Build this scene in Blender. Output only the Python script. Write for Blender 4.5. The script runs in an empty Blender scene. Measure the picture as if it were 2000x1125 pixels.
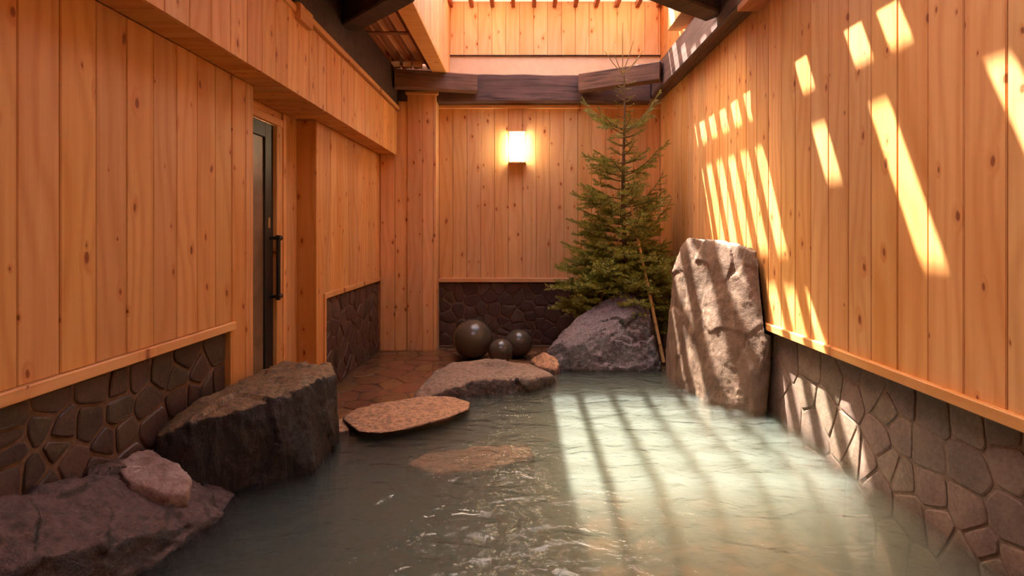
import bpy, bmesh, math, random
from mathutils import Vector, Matrix, noise
import numpy as np

# ------------------------------------------------------------------ camera, sky, sun, exposure
SC = bpy.context.scene
COL = SC.collection
F = 1030.0            # focal length in pixels of the 2000 px wide frame
HC = 1.14             # camera height over the water (z = 0 is the water level)

cam_d = bpy.data.cameras.new('camera')
cam = bpy.data.objects.new('camera', cam_d)
COL.objects.link(cam)
cam.location = (0, 0, HC)
cam.rotation_euler = (math.pi / 2, 0, 0)
cam_d.sensor_width = 36.0
cam_d.sensor_fit = 'HORIZONTAL'
cam_d.lens = 36.0 * F / 2000.0
cam_d.shift_x = -20.0 / 2000.0
cam_d.shift_y = -107.5 / 2000.0
cam_d.clip_start = 0.02
cam_d.clip_end = 200
SC.camera = cam

SUN_DIR = Vector((0.26, -0.45, -1.0)).normalized()
SUN_E = 42.0
SKY_E = 3.2
EXPOSURE = 0.62

world = bpy.data.worlds.new('sky')
SC.world = world
world.use_nodes = True
wt = world.node_tree
wt.nodes.clear()
sky = wt.nodes.new('ShaderNodeTexSky')
sky.sky_type = 'NISHITA'
sky.sun_disc = False
sky.sun_elevation = math.radians(62)
sky.sun_rotation = math.radians(-30)
sky.air_density = 0.9
sky.dust_density = 2.5
sky.ozone_density = 0.6
bg = wt.nodes.new('ShaderNodeBackground')
bg.inputs['Strength'].default_value = SKY_E
wo = wt.nodes.new('ShaderNodeOutputWorld')
warm = wt.nodes.new('ShaderNodeMix')            # camera white balance is warm: the sky reads nearly neutral
warm.data_type = 'RGBA'
warm.blend_type = 'MULTIPLY'
warm.inputs[0].default_value = 1.0
warm.inputs[7].default_value = (1.18, 1.0, 0.80, 1)
wt.links.new(sky.outputs[0], warm.inputs[6])
wt.links.new(warm.outputs[2], bg.inputs[0])
wt.links.new(bg.outputs[0], wo.inputs[0])

sun_d = bpy.data.lights.new('sun', 'SUN')
sun_d.energy = SUN_E
sun_d.angle = math.radians(0.6)
sun_d.color = (1.0, 0.94, 0.84)
sun = bpy.data.objects.new('sun', sun_d)
COL.objects.link(sun)
sun.rotation_euler = SUN_DIR.to_track_quat('-Z', 'Y').to_euler()
sun.location = (-1, 4, 8)

SC.view_settings.view_transform = 'Standard'
SC.view_settings.look = 'None'
SC.view_settings.exposure = EXPOSURE
SC.view_settings.gamma = 1.0
SC.view_settings.use_curve_mapping = False
try:
    SC.cycles.use_denoising = True
    SC.cycles.max_bounces = 10
    SC.cycles.diffuse_bounces = 6
    SC.cycles.glossy_bounces = 4
    SC.cycles.transparent_max_bounces = 12
    SC.cycles.volume_bounces = 3
    SC.cycles.sample_clamp_indirect = 6.0
    SC.cycles.caustics_reflective = False
    SC.cycles.caustics_refractive = False
except Exception:
    pass

# ------------------------------------------------------------------ node helpers
def new_mat(name):
    m = bpy.data.materials.new(name)
    m.use_nodes = True
    m.node_tree.nodes.clear()
    return m, m.node_tree

class NT:
    def __init__(s, name):
        s.m, s.t = new_mat(name)
    def n(s, typ, **kw):
        nd = s.t.nodes.new(typ)
        for k, v in kw.items():
            if k.startswith('i_'):
                key = k[2:]
                key = int(key) if key.isdigit() else key.replace('_', ' ')
                s.put(nd.inputs[key], v)
            else:
                setattr(nd, k, v)
        return nd
    def put(s, sock, v):
        if isinstance(v, bpy.types.NodeSocket):
            s.t.links.new(v, sock)
        elif isinstance(v, bpy.types.Node):
            s.t.links.new(v.outputs[0], sock)
        else:
            if isinstance(v, (tuple, list)) and len(v) == 3 and sock.type == 'RGBA':
                v = (*v, 1)
            sock.default_value = v
    def math(s, op, a, b=0.0, c=None, clamp=False):
        nd = s.t.nodes.new('ShaderNodeMath')
        nd.operation = op
        nd.use_clamp = clamp
        s.put(nd.inputs[0], a)
        s.put(nd.inputs[1], b)
        if c is not None:
            s.put(nd.inputs[2], c)
        return nd.outputs[0]
    def vmul(s, v, k):
        nd = s.t.nodes.new('ShaderNodeVectorMath')
        nd.operation = 'MULTIPLY'
        s.put(nd.inputs[0], v)
        s.put(nd.inputs[1], k)
        return nd.outputs[0]
    def vadd(s, v, k):
        nd = s.t.nodes.new('ShaderNodeVectorMath')
        nd.operation = 'ADD'
        s.put(nd.inputs[0], v)
        s.put(nd.inputs[1], k)
        return nd.outputs[0]
    def noise(s, vec, scale=1.0, detail=3.0, rough=0.5, dist=0.0):
        nd = s.n('ShaderNodeTexNoise')
        s.put(nd.inputs['Vector'], vec)
        nd.inputs['Scale'].default_value = scale
        nd.inputs['Detail'].default_value = detail
        nd.inputs['Roughness'].default_value = rough
        nd.inputs['Distortion'].default_value = dist
        return nd.outputs[0]
    def mix(s, f, a, b, blend='MIX'):
        nd = s.t.nodes.new('ShaderNodeMix')
        nd.data_type = 'RGBA'
        nd.blend_type = blend
        nd.clamp_factor = True
        s.put(nd.inputs[0], f)
        s.put(nd.inputs[6], a)
        s.put(nd.inputs[7], b)
        return nd.outputs[2]
    def ramp(s, v, a, b, lo=0.0, hi=1.0, smooth=True):
        nd = s.t.nodes.new('ShaderNodeMapRange')
        nd.interpolation_type = 'SMOOTHSTEP' if smooth else 'LINEAR'
        s.put(nd.inputs[0], v)
        for i, q in enumerate((a, b, lo, hi)):
            s.put(nd.inputs[i + 1], q)
        return nd.outputs[0]
    def bump(s, h, strength=0.3, dist=0.01, normal=None):
        nd = s.t.nodes.new('ShaderNodeBump')
        nd.inputs['Strength'].default_value = strength
        nd.inputs['Distance'].default_value = dist
        s.put(nd.inputs['Height'], h)
        if normal is not None:
            s.put(nd.inputs['Normal'], normal)
        return nd.outputs[0]
    def bsdf(s, color, rough=0.6, normal=None, spec=0.5, **kw):
        nd = s.t.nodes.new('ShaderNodeBsdfPrincipled')
        s.put(nd.inputs['Base Color'], color)
        s.put(nd.inputs['Roughness'], rough)
        s.put(nd.inputs['Specular IOR Level'], spec)
        if normal is not None:
            s.put(nd.inputs['Normal'], normal)
        for k, v in kw.items():
            s.put(nd.inputs[k.replace('_', ' ')], v)
        return nd.outputs[0]
    def out(s, sh, volume=None):
        o = s.t.nodes.new('ShaderNodeOutputMaterial')
        s.t.links.new(sh, o.inputs[0])
        if volume is not None:
            s.t.links.new(volume, o.inputs['Volume'])
        return s.m

def wood_mat(name, light, dark, knot, knots=0.75, rough=0.5, var=0.22, axis='Z'):
    """softwood board: local long axis given, growth rings, streaks and knots, each piece different"""
    t = NT(name)
    tc = t.n('ShaderNodeTexCoord')
    oi = t.n('ShaderNodeObjectInfo')
    rnd = oi.outputs['Random']
    co = tc.outputs['Object']
    sep = t.n('ShaderNodeSeparateXYZ')
    t.put(sep.inputs[0], co)
    L = sep.outputs[axis]
    W = sep.outputs['X' if axis != 'X' else 'Z']
    D = sep.outputs['Y']
    r1 = t.math('MULTIPLY', rnd, 91.7)
    r2 = t.math('FRACT', t.math('MULTIPLY', rnd, 57.31))
    r3 = t.math('FRACT', t.math('MULTIPLY', rnd, 113.9))
    def cmb(w, l, off=0.0):
        c = t.n('ShaderNodeCombineXYZ')
        t.put(c.inputs[0], t.math('ADD', t.math('MULTIPLY', W, w), t.math('MULTIPLY', r1, 1.0)))
        t.put(c.inputs[1], t.math('ADD', t.math('MULTIPLY', L, l), t.math('ADD', t.math('MULTIPLY', r1, 2.3), off)))
        t.put(c.inputs[2], t.math('MULTIPLY', D, w))
        return c.outputs[0]
    # knots
    kv = t.n('ShaderNodeTexVoronoi', voronoi_dimensions='2D', feature='F1')
    wob = t.noise(cmb(9, 5), 1, 2)
    kc = t.vadd(cmb(6.8, 3.3), t.vmul(wob, (0.22, 0.22, 0)))
    t.put(kv.inputs['Vector'], kc)
    kv.inputs['Scale'].default_value = 1.0
    ks = t.n('ShaderNodeSeparateColor')
    t.put(ks.inputs[0], kv.outputs['Color'])
    has = t.math('LESS_THAN', ks.outputs[0], knots)
    size = t.math('MULTIPLY_ADD', ks.outputs[1], 0.065, 0.022)
    kd = kv.outputs['Distance']
    kmask = t.math('MULTIPLY', has, t.ramp(kd, t.math('MULTIPLY', size, 0.55), t.math('MULTIPLY', size, 1.15), 1, 0))
    halo = t.math('MULTIPLY', has, t.ramp(kd, size, t.math('MULTIPLY', size, 3.2), 1, 0))
    # growth rings bend round the knots
    low = t.noise(cmb(2.2, 0.55), 1, 2)
    ph = t.math('ADD', t.math('MULTIPLY', W, 70.0),
                t.math('ADD', t.math('MULTIPLY', low, 42.0), t.math('MULTIPLY', halo, 4.0)))
    ring = t.math('MULTIPLY_ADD', t.math('SINE', ph), 0.5, 0.5)
    ring = t.math('POWER', ring, 2.2)
    streak = t.noise(cmb(55, 1.1), 1, 3, 0.6)
    fine = t.noise(cmb(260, 5), 1, 2, 0.6)
    g = t.math('ADD', t.math('MULTIPLY', ring, 0.22), t.math('ADD', t.math('MULTIPLY', streak, 0.50), t.math('MULTIPLY', fine, 0.15)))
    g = t.ramp(g, 0.18, 0.78, 0, 1, False)
    base = t.mix(g, light, dark)
    patch = t.noise(cmb(3.0, 0.9, 7.7), 1, 2)
    base = t.mix(t.ramp(patch, 0.4, 0.75, 0, 0.35), base, tuple(c * k for c, k in zip(dark, (1.0, 0.82, 0.7))))
    # piece-to-piece tint
    hsv = t.n('ShaderNodeHueSaturation')
    t.put(hsv.inputs['Hue'], t.math('MULTIPLY_ADD', r3, 0.008, 0.497))
    t.put(hsv.inputs['Saturation'], t.math('MULTIPLY_ADD', r2, 0.08, 0.98))
    t.put(hsv.inputs['Value'], t.math('MULTIPLY_ADD', rnd, var, 1.0 - var * 0.6))
    t.put(hsv.inputs['Color'], base)
    col = t.mix(t.math('MULTIPLY', halo, 0.35), hsv.outputs[0], tuple(c * k for c, k in zip(dark, (0.95, 0.66, 0.45))))
    col = t.mix(kmask, col, knot)
    h = t.math('ADD', t.math('MULTIPLY', g, -0.35), t.math('MULTIPLY', kmask, 0.6))
    nrm = t.bump(h, 0.25, 0.003)
    return t.out(t.bsdf(col, t.math('MULTIPLY_ADD', g, 0.12, rough), nrm, 0.35))

def beam_mat(name, a, b, rough=0.6, axis='X'):
    t = NT(name)
    tc = t.n('ShaderNodeTexCoord')
    oi = t.n('ShaderNodeObjectInfo')
    off = t.n('ShaderNodeCombineXYZ')
    for i in range(3):
        t.put(off.inputs[i], t.math('MULTIPLY', oi.outputs['Random'], 37.0 + i * 11))
    v = t.vadd(tc.outputs['Object'], off.outputs[0])
    k = {'X': (1.6, 26, 26), 'Y': (26, 1.6, 26), 'Z': (26, 26, 1.6)}[axis]
    s1 = t.noise(t.vmul(v, k), 1, 5, 0.62, 0.4)
    s2 = t.noise(v, 3.5, 3)
    f = t.math('ADD', t.math('MULTIPLY', s1, 0.65), t.math('MULTIPLY', s2, 0.45))
    col = t.mix(t.ramp(f, 0.35, 0.75), a, b)
    crack = t.ramp(t.noise(t.vmul(v, tuple(q * 1.3 for q in k)), 1, 2, 0.4), 0.60, 0.72, 0, 0.7)
    col = t.mix(crack, col, tuple(q * 0.3 for q in a))
    return t.out(t.bsdf(col, rough, t.bump(f, 0.5, 0.012), 0.4))

def stone_mat(name, a, b, c, rough=0.75, gscale=60.0, var=0.5, bumps=0.55):
    t = NT(name)
    tc = t.n('ShaderNodeTexCoord')
    geo = t.n('ShaderNodeNewGeometry')
    oi = t.n('ShaderNodeObjectInfo')
    p = geo.outputs['Position']
    big = t.noise(p, 7, 4, 0.6)
    g = t.noise(p, gscale, 3, 0.7)
    g2 = t.noise(p, gscale * 3, 2, 0.6)
    col = t.mix(t.ramp(t.math('ADD', t.math('MULTIPLY', big, 0.6), t.math('MULTIPLY', g, 0.4)), 0.35, 0.65), a, b)
    col = t.mix(t.ramp(g2, 0.6, 0.75, 0, 0.6), col, c)
    hsv = t.n('ShaderNodeHueSaturation')
    t.put(hsv.inputs['Hue'], t.math('MULTIPLY_ADD', t.math('FRACT', t.math('MULTIPLY', oi.outputs['Random'], 17.3)), 0.03, 0.485))
    hsv.inputs['Saturation'].default_value = 1.0
    t.put(hsv.inputs['Value'], t.math('MULTIPLY_ADD', oi.outputs['Random'], var, 1 - var * 0.5))
    t.put(hsv.inputs['Color'], col)
    h = t.math('ADD', t.math('MULTIPLY', big, 1.0), t.math('MULTIPLY', g, 0.4))
    return t.out(t.bsdf(hsv.outputs[0], rough, t.bump(h, bumps, 0.012), 0.45))

def plain_noise(name, a, b, scale=12.0, rough=0.7, bump=0.3, dist=0.006, spec=0.4, **kw):
    t = NT(name)
    geo = t.n('ShaderNodeNewGeometry')
    nz = t.noise(geo.outputs['Position'], scale, 5, 0.6)
    return t.out(t.bsdf(t.mix(t.ramp(nz, 0.3, 0.7), a, b), rough, t.bump(nz, bump, dist), spec, **kw))

def rock_mat(name, dark, mid, light, rough=0.4, streak=(14, 14, 2.2), lightamt=0.35, top=None, topamt=0.0, spec=0.5, scale=1.0, bumps=0.75):
    """layered rock; 'top' is the mineral colour of the up-facing cleavage planes"""
    t = NT(name)
    geo = t.n('ShaderNodeNewGeometry')
    p = geo.outputs['Position']
    st = t.noise(t.vmul(p, streak), 1, 6, 0.68, 0.6)
    bl = t.noise(p, 4.5 * scale, 5, 0.6, 0.5)
    gr = t.noise(p, 85 * scale, 4, 0.75)
    f = t.math('ADD', t.math('MULTIPLY', st, 0.5), t.math('ADD', t.math('MULTIPLY', bl, 0.35), t.math('MULTIPLY', gr, 0.2)))
    col = t.mix(t.ramp(f, 0.42, 0.62), dark, mid)
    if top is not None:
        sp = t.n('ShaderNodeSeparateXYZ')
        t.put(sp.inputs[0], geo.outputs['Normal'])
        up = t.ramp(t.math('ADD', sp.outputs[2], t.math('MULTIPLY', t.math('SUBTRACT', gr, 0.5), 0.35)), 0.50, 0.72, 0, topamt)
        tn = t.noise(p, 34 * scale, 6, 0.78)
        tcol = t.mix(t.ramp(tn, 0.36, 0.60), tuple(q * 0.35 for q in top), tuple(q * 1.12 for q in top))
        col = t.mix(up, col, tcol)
    vein = t.ramp(t.noise(t.vmul(p, tuple(q * 1.7 for q in streak)), 1, 5, 0.75, 1.2), 0.60, 0.70, 0, lightamt)
    col = t.mix(vein, col, light)
    if top is None:
        vein = t.ramp(t.noise(t.vmul(p, tuple(q * 1.7 for q in streak)), 1, 5, 0.75, 1.2), 0.60, 0.70, 0, lightamt)
        col = t.mix(vein, col, light)
    h = t.math('ADD', t.math('MULTIPLY', st, 0.7), t.math('ADD', t.math('MULTIPLY', bl, 0.8), t.math('MULTIPLY', gr, 0.32)))
    r = t.ramp(gr, 0.3, 0.7, rough * 0.7, rough * 1.35)
    return t.out(t.bsdf(col, r, t.bump(h, bumps, 0.03), spec))

# ------------------------------------------------------------------ materials
M = {}
WL, WD, WK = (0.76, 0.405, 0.155), (0.56, 0.235, 0.065), (0.27, 0.075, 0.018)
M['plank'] = wood_mat('larch_board', WL, WD, WK)
M['plank_lit'] = wood_mat('lit_larch_board', (0.88, 0.60, 0.32), (0.74, 0.40, 0.16), (0.42, 0.13, 0.035))  # same larch made lighter: strong light put into the colour
M['plank_back_lit'] = wood_mat('lit_far_wall_larch_board', (0.84, 0.49, 0.215), (0.66, 0.31, 0.105), (0.30, 0.085, 0.02))  # far-wall copy lightened, its bright lighting put into the colour
M['plank_h'] = wood_mat('larch_board_lengthwise', WL, WD, WK, axis='X')
M['trim'] = wood_mat('pale_trim', (0.85, 0.46, 0.20), (0.70, 0.32, 0.11), WK, knots=0.25, axis='X')
M['joist'] = wood_mat('red_joist', (0.40, 0.15, 0.07), (0.26, 0.08, 0.035), WK, knots=0.3, axis='Y')
M['roofslat'] = wood_mat('roof_slat', (0.62, 0.30, 0.17), (0.48, 0.20, 0.10), WK, knots=0.3, axis='X')
M['ply'] = plain_noise('plywood', (0.55, 0.27, 0.13), (0.70, 0.38, 0.20), 5, 0.6, 0.1)
M['beam'] = beam_mat('dark_beam', (0.030, 0.017, 0.013), (0.085, 0.047, 0.035), axis='Y')
M['beam_x'] = beam_mat('dark_beam_cross', (0.075, 0.042, 0.035), (0.17, 0.095, 0.075), axis='X')
M['brace'] = beam_mat('brace_wood', (0.10, 0.05, 0.03), (0.24, 0.12, 0.07), axis='X')
M['plaster'] = plain_noise('cream_plaster', (0.80, 0.60, 0.40), (0.86, 0.67, 0.46), 14, 0.8, 0.1)
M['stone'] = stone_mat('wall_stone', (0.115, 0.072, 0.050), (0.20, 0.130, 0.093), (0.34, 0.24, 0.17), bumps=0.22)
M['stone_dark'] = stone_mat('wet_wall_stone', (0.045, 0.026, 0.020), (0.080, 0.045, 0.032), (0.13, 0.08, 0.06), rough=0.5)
M['stone_far'] = stone_mat('far_wall_stone', (0.060, 0.030, 0.022), (0.10, 0.052, 0.038), (0.14, 0.085, 0.06), rough=0.55)
M['flag'] = stone_mat('flagstone', (0.22, 0.095, 0.045), (0.33, 0.15, 0.07), (0.38, 0.20, 0.10), rough=0.35, var=0.35)
M['mortar'] = plain_noise('mortar', (0.13, 0.082, 0.055), (0.21, 0.135, 0.09), 40, 0.85, 0.5)
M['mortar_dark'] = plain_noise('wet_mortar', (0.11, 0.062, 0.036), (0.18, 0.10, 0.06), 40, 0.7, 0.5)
M['basin'] = plain_noise('basin_concrete', (0.20, 0.11, 0.05), (0.32, 0.18, 0.08), 5, 0.9, 0.3)
M['pave'] = stone_mat('pool_bottom_stone', (0.30, 0.14, 0.05), (0.45, 0.23, 0.085), (0.5, 0.3, 0.14), rough=0.7, var=0.5)
M['black'] = plain_noise('black_metal', (0.010, 0.009, 0.009), (0.016, 0.014, 0.013), 30, 0.4, 0.05)
M['brass'] = plain_noise('brass', (0.5, 0.36, 0.16), (0.6, 0.45, 0.22), 30, 0.35, 0.02, Metallic=0.8)
M['ball'] = plain_noise('polished_stone', (0.060, 0.048, 0.033), (0.10, 0.080, 0.055), 140, 0.24, 0.04, 0.002, 0.6)
M['ground'] = plain_noise('gravel', (0.42, 0.36, 0.28), (0.55, 0.48, 0.38), 25, 0.95, 0.5)
M['bark'] = plain_noise('spruce_bark', (0.10, 0.055, 0.028), (0.20, 0.11, 0.055), 70, 0.85, 0.6)
M['shoot'] = plain_noise('spruce_shoot', (0.24, 0.16, 0.05), (0.30, 0.22, 0.08), 60, 0.8, 0.3)
M['bamboo'] = plain_noise('bamboo', (0.52, 0.30, 0.11), (0.66, 0.42, 0.18), 9, 0.4, 0.1)
M['node'] = plain_noise('bamboo_node', (0.25, 0.13, 0.05), (0.35, 0.19, 0.08), 20, 0.5, 0.1)

def needle_mat():
    t = NT('spruce_needle')
    geo = t.n('ShaderNodeNewGeometry')
    nz = t.noise(geo.outputs['Position'], 9, 3)
    rp = geo.outputs['Random Per Island']
    c = t.mix(t.ramp(nz, 0.35, 0.65), (0.17, 0.20, 0.035), (0.33, 0.34, 0.06))
    c = t.mix(t.math('MULTIPLY', rp, 0.6), c, (0.45, 0.42, 0.10))
    return t.out(t.bsdf(c, 0.55, None, 0.3))
M['needle'] = needle_mat()

def glass_panel_mat():
    t = NT('frosted_door_glass')
    geo = t.n('ShaderNodeNewGeometry')
    sep = t.n('ShaderNodeSeparateXYZ')
    t.put(sep.inputs[0], geo.outputs['Position'])
    nz = t.noise(geo.outputs['Position'], 8, 4)
    c = t.mix(t.ramp(nz, 0.3, 0.7), (0.14, 0.085, 0.045), (0.22, 0.135, 0.075))
    return t.out(t.bsdf(c, 0.35, None, 0.5))
M['frost'] = glass_panel_mat()

def emit_mat(name, col, e):
    t = NT(name)
    em = t.n('ShaderNodeEmission')
    t.put(em.inputs[0], col)
    em.inputs[1].default_value = e
    return t.out(em.outputs[0])
M['lamp'] = emit_mat('lit_paper_shade', (1.0, 0.80, 0.50), 26.0)
def sheet_mat():
    t = NT('pink_translucent_sheet')
    tr = t.n('ShaderNodeBsdfTranslucent'); t.put(tr.inputs[0], (0.80, 0.66, 0.55))
    df = t.n('ShaderNodeBsdfDiffuse'); t.put(df.inputs[0], (0.8, 0.62, 0.52))
    mx = t.n('ShaderNodeMixShader'); mx.inputs[0].default_value = 0.5
    t.put(mx.inputs[1], tr.outputs[0]); t.put(mx.inputs[2], df.outputs[0])
    return t.out(mx.outputs[0])
M['sheet'] = sheet_mat()
def glow_ply_mat():  # translucency and paler colour added so the ceiling panels look lit
    t = NT('glowing_plywood')
    tr = t.n('ShaderNodeBsdfTranslucent'); t.put(tr.inputs[0], (0.9, 0.55, 0.30))
    df = t.n('ShaderNodeBsdfDiffuse'); t.put(df.inputs[0], (0.75, 0.45, 0.25))
    mx = t.n('ShaderNodeMixShader'); mx.inputs[0].default_value = 0.965
    t.put(mx.inputs[1], tr.outputs[0]); t.put(mx.inputs[2], df.outputs[0])
    return t.out(mx.outputs[0])
M['glow_ply'] = glow_ply_mat()

M['rock_a'] = rock_mat('purple_brown_rock', (0.012, 0.007, 0.006), (0.045, 0.024, 0.020), (0.30, 0.20, 0.17), 0.42,
                       streak=(12, 12, 9), top=(0.135, 0.074, 0.064), topamt=0.9)  # lit top and shaded sides painted into the colours
M['rock_pale'] = rock_mat('pale_crust', (0.20, 0.115, 0.095), (0.42, 0.29, 0.24), (0.75, 0.60, 0.52), 0.5,
                          streak=(20, 20, 20), lightamt=0.5)
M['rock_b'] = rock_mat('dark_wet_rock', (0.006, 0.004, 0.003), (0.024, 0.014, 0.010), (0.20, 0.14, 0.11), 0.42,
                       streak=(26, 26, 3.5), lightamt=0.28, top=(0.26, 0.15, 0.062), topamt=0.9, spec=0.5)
M['rock_c'] = rock_mat('tan_flat_rock', (0.09, 0.05, 0.035), (0.26, 0.145, 0.09), (0.42, 0.31, 0.24), 0.6,
                       streak=(9, 9, 9), top=(0.44, 0.215, 0.105), topamt=0.9)
M['rock_d'] = rock_mat('speckled_rock', (0.03, 0.018, 0.015), (0.13, 0.085, 0.065), (0.60, 0.50, 0.44), 0.55,
                       streak=(30, 30, 30), lightamt=0.75, top=(0.42, 0.25, 0.165), topamt=0.5)
M['rock_e'] = rock_mat('dark_violet_rock', (0.012, 0.007, 0.007), (0.036, 0.019, 0.018), (0.20, 0.13, 0.11), 0.30,
                       streak=(20, 20, 3), top=(0.15, 0.105, 0.12), topamt=0.95, spec=0.6, lightamt=0.12)  # lavender top has the sky reflection painted in
M['rock_f'] = rock_mat('standing_slab_rock', (0.10, 0.058, 0.036), (0.22, 0.135, 0.088), (0.34, 0.235, 0.165), 0.6,
                       streak=(11, 11, 4), lightamt=0.4, bumps=0.25)

# ------------------------------------------------------------------ object helpers
def link(name, me, mat=None, parent=None, mats=None):
    o = bpy.data.objects.new(name, me)
    COL.objects.link(o)
    if mats:
        for q in mats:
            me.materials.append(q)
    elif mat is not None and not me.materials:
        me.materials.append(mat)
    if parent is not None:
        setp(o, parent)
    return o

def setp(o, parent):
    o.parent = parent
    off = Vector((0, 0, 0))
    p = parent
    while p is not None:
        off += p.location
        p = p.parent
    o.matrix_parent_inverse = Matrix.Translation(-off)

def empty(name, loc=(0, 0, 0)):
    o = bpy.data.objects.new(name, None)
    o.empty_display_size = 0.1
    COL.objects.link(o)
    o.location = loc
    return o

def tag(o, label=None, cat=None, group=None, kind=None):
    if label: o['label'] = label
    if cat: o['category'] = cat
    if group: o['group'] = group
    if kind: o['kind'] = kind
    return o

def structure(name, label=None):
    o = empty(name)
    o['kind'] = 'structure'
    if label: o['label'] = label
    return o

def mesh_from(verts, faces, name='mesh', smooth=False):
    me = bpy.data.meshes.new(name)
    me.from_pydata([tuple(v) for v in verts], [], faces)
    me.update()
    if smooth:
        me.polygons.foreach_set('use_smooth', [True] * len(me.polygons))
    return me

_box = {}
def box_mesh(w, d, h, ch=0.0045):
    """box centred on the origin with chamfered edges along z"""
    key = (round(w, 4), round(d, 4), round(h, 4), ch)
    if key in _box:
        return _box[key]
    x, y, z = w / 2, d / 2, h / 2
    c = min(ch, x * 0.4, y * 0.4)
    ring = [(-x + c, -y), (x - c, -y), (x, -y + c), (x, y - c), (x - c, y), (-x + c, y), (-x, y - c), (-x, -y + c)]
    v = [(a, b, -z) for a, b in ring] + [(a, b, z) for a, b in ring]
    f = [tuple(reversed(range(8))), tuple(range(8, 16))] + [(i, (i + 1) % 8, 8 + (i + 1) % 8, 8 + i) for i in range(8)]
    me = mesh_from(v, f, 'board')
    _box[key] = me
    return me

AX = {'x': Vector((1, 0, 0)), 'y': Vector((0, 1, 0)), 'z': Vector((0, 0, 1))}
def piece(name, lo, hi, mat, parent=None, long='z', wide='x', ch=0.0045, label=None):
    """an axis-aligned timber from corner lo to corner hi; local z is its long axis, local x its width"""
    lo = Vector(lo); hi = Vector(hi)
    size = hi - lo
    Z = AX[long]; X = AX[wide]; Y = Z.cross(X)
    w = abs(size.dot(X)); h = abs(size.dot(Z)); d = abs(size.dot(Y))
    me = box_mesh(w, d, h, ch)
    if me.materials and me.materials[0] != mat:
        me = me.copy(); me.materials.clear()
    o = link(name, me, mat)
    R = Matrix((X, Y, Z)).transposed().to_4x4()
    o.matrix_world = Matrix.Translation((lo + hi) / 2) @ R
    if parent is not None:
        setp(o, parent)
    if label: o['label'] = label
    return o

def box_between(name, a, b, width, height, mat, parent=None, up=(0, 0, 1), ch=0.006, wobble=0.0, seed=0):
    """timber from point a to point b (centre line), local x along it, gently uneven when wobble > 0"""
    a = Vector(a); b = Vector(b)
    L = (b - a).length
    n = 24 if wobble else 1
    rng = random.Random(seed)
    verts, faces = [], []
    c = ch * 2
    y, z = width / 2, height / 2
    ring = [(-y + c, -z), (y - c, -z), (y, -z + c), (y, z - c), (y - c, z), (-y + c, z), (-y, z - c), (-y, -z + c)]
    for i in range(n + 1):
        t = i / n
        for k, (p, q) in enumerate(ring):
            w1 = noise.noise(Vector((t * L * 2.2, k * 0.13 + seed, 0.3))) * wobble
            w2 = noise.noise(Vector((t * L * 2.6, seed + 5.1, (1 if q > 0 else -1) * 3.0))) * wobble
            verts.append((t * L, p + w1 * 0.5, q + w2))
    for i in range(n):
        for k in range(8):
            a0 = i * 8 + k; a1 = i * 8 + (k + 1) % 8
            faces.append((a0, a0 + 8, a1 + 8, a1))
    faces.append(tuple(range(8)))
    faces.append(tuple(reversed(range(n * 8, n * 8 + 8))))
    me = mesh_from(verts, faces, name)
    bm = bmesh.new(); bm.from_mesh(me); bmesh.ops.recalc_face_normals(bm, faces=bm.faces); bm.to_mesh(me); bm.free()
    o = link(name, me, mat)
    X = (b - a).normalized()
    Zr = Vector(up)
    Y = Zr.cross(X).normalized()
    Z = X.cross(Y)
    o.matrix_world = Matrix.Translation(a) @ Matrix((X, Y, Z)).transposed().to_4x4()
    if parent is not None:
        setp(o, parent)
    return o

def solid(name, lo, hi, mat, parent=None):
    x0, y0, z0 = lo; x1, y1, z1 = hi
    v = [(x0, y0, z0), (x1, y0, z0), (x1, y1, z0), (x0, y1, z0), (x0, y0, z1), (x1, y0, z1), (x1, y1, z1), (x0, y1, z1)]
    f = [(3, 2, 1, 0), (4, 5, 6, 7), (0, 1, 5, 4), (1, 2, 6, 5), (2, 3, 7, 6), (3, 0, 4, 7)]
    return link(name, mesh_from(v, f, name), mat, parent)

# ---- irregular stones laid in mortar
def clip(poly, p, q):
    """keep the part of poly nearer to p than to q"""
    mx, my = (p[0] + q[0]) / 2, (p[1] + q[1]) / 2
    nx, ny = q[0] - p[0], q[1] - p[1]
    out = []
    for i in range(len(poly)):
        a, b = poly[i], poly[(i + 1) % len(poly)]
        da = (a[0] - mx) * nx + (a[1] - my) * ny
        db = (b[0] - mx) * nx + (b[1] - my) * ny
        if da <= 0: out.append(a)
        if da * db < 0:
            t = da / (da - db)
            out.append((a[0] + (b[0] - a[0]) * t, a[1] + (b[1] - a[1]) * t))
    return out

def shrink(poly, d):
    out = [p for p in poly]
    n = len(poly)
    area = sum(poly[i][0] * poly[(i + 1) % n][1] - poly[(i + 1) % n][0] * poly[i][1] for i in range(n)) / 2
    if area < 0:
        poly = poly[::-1]
    res = poly
    for i in range(n):
        a, b = poly[i], poly[(i + 1) % n]
        L = math.hypot(b[0] - a[0], b[1] - a[1])
        if L < 1e-6: continue
        nx, ny = -(b[1] - a[1]) / L, (b[0] - a[0]) / L     # inward for ccw
        ox, oy = a[0] + nx * d, a[1] + ny * d
        new = []
        for j in range(len(res)):
            p, q = res[j], res[(j + 1) % len(res)]
            dp = (p[0] - ox) * nx + (p[1] - oy) * ny
            dq = (q[0] - ox) * nx + (q[1] - oy) * ny
            if dp >= 0: new.append(p)
            if dp * dq < 0:
                t = dp / (dp - dq)
                new.append((p[0] + (q[0] - p[0]) * t, p[1] + (q[1] - p[1]) * t))
        res = new
        if len(res) < 3: return None
    return res

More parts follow.
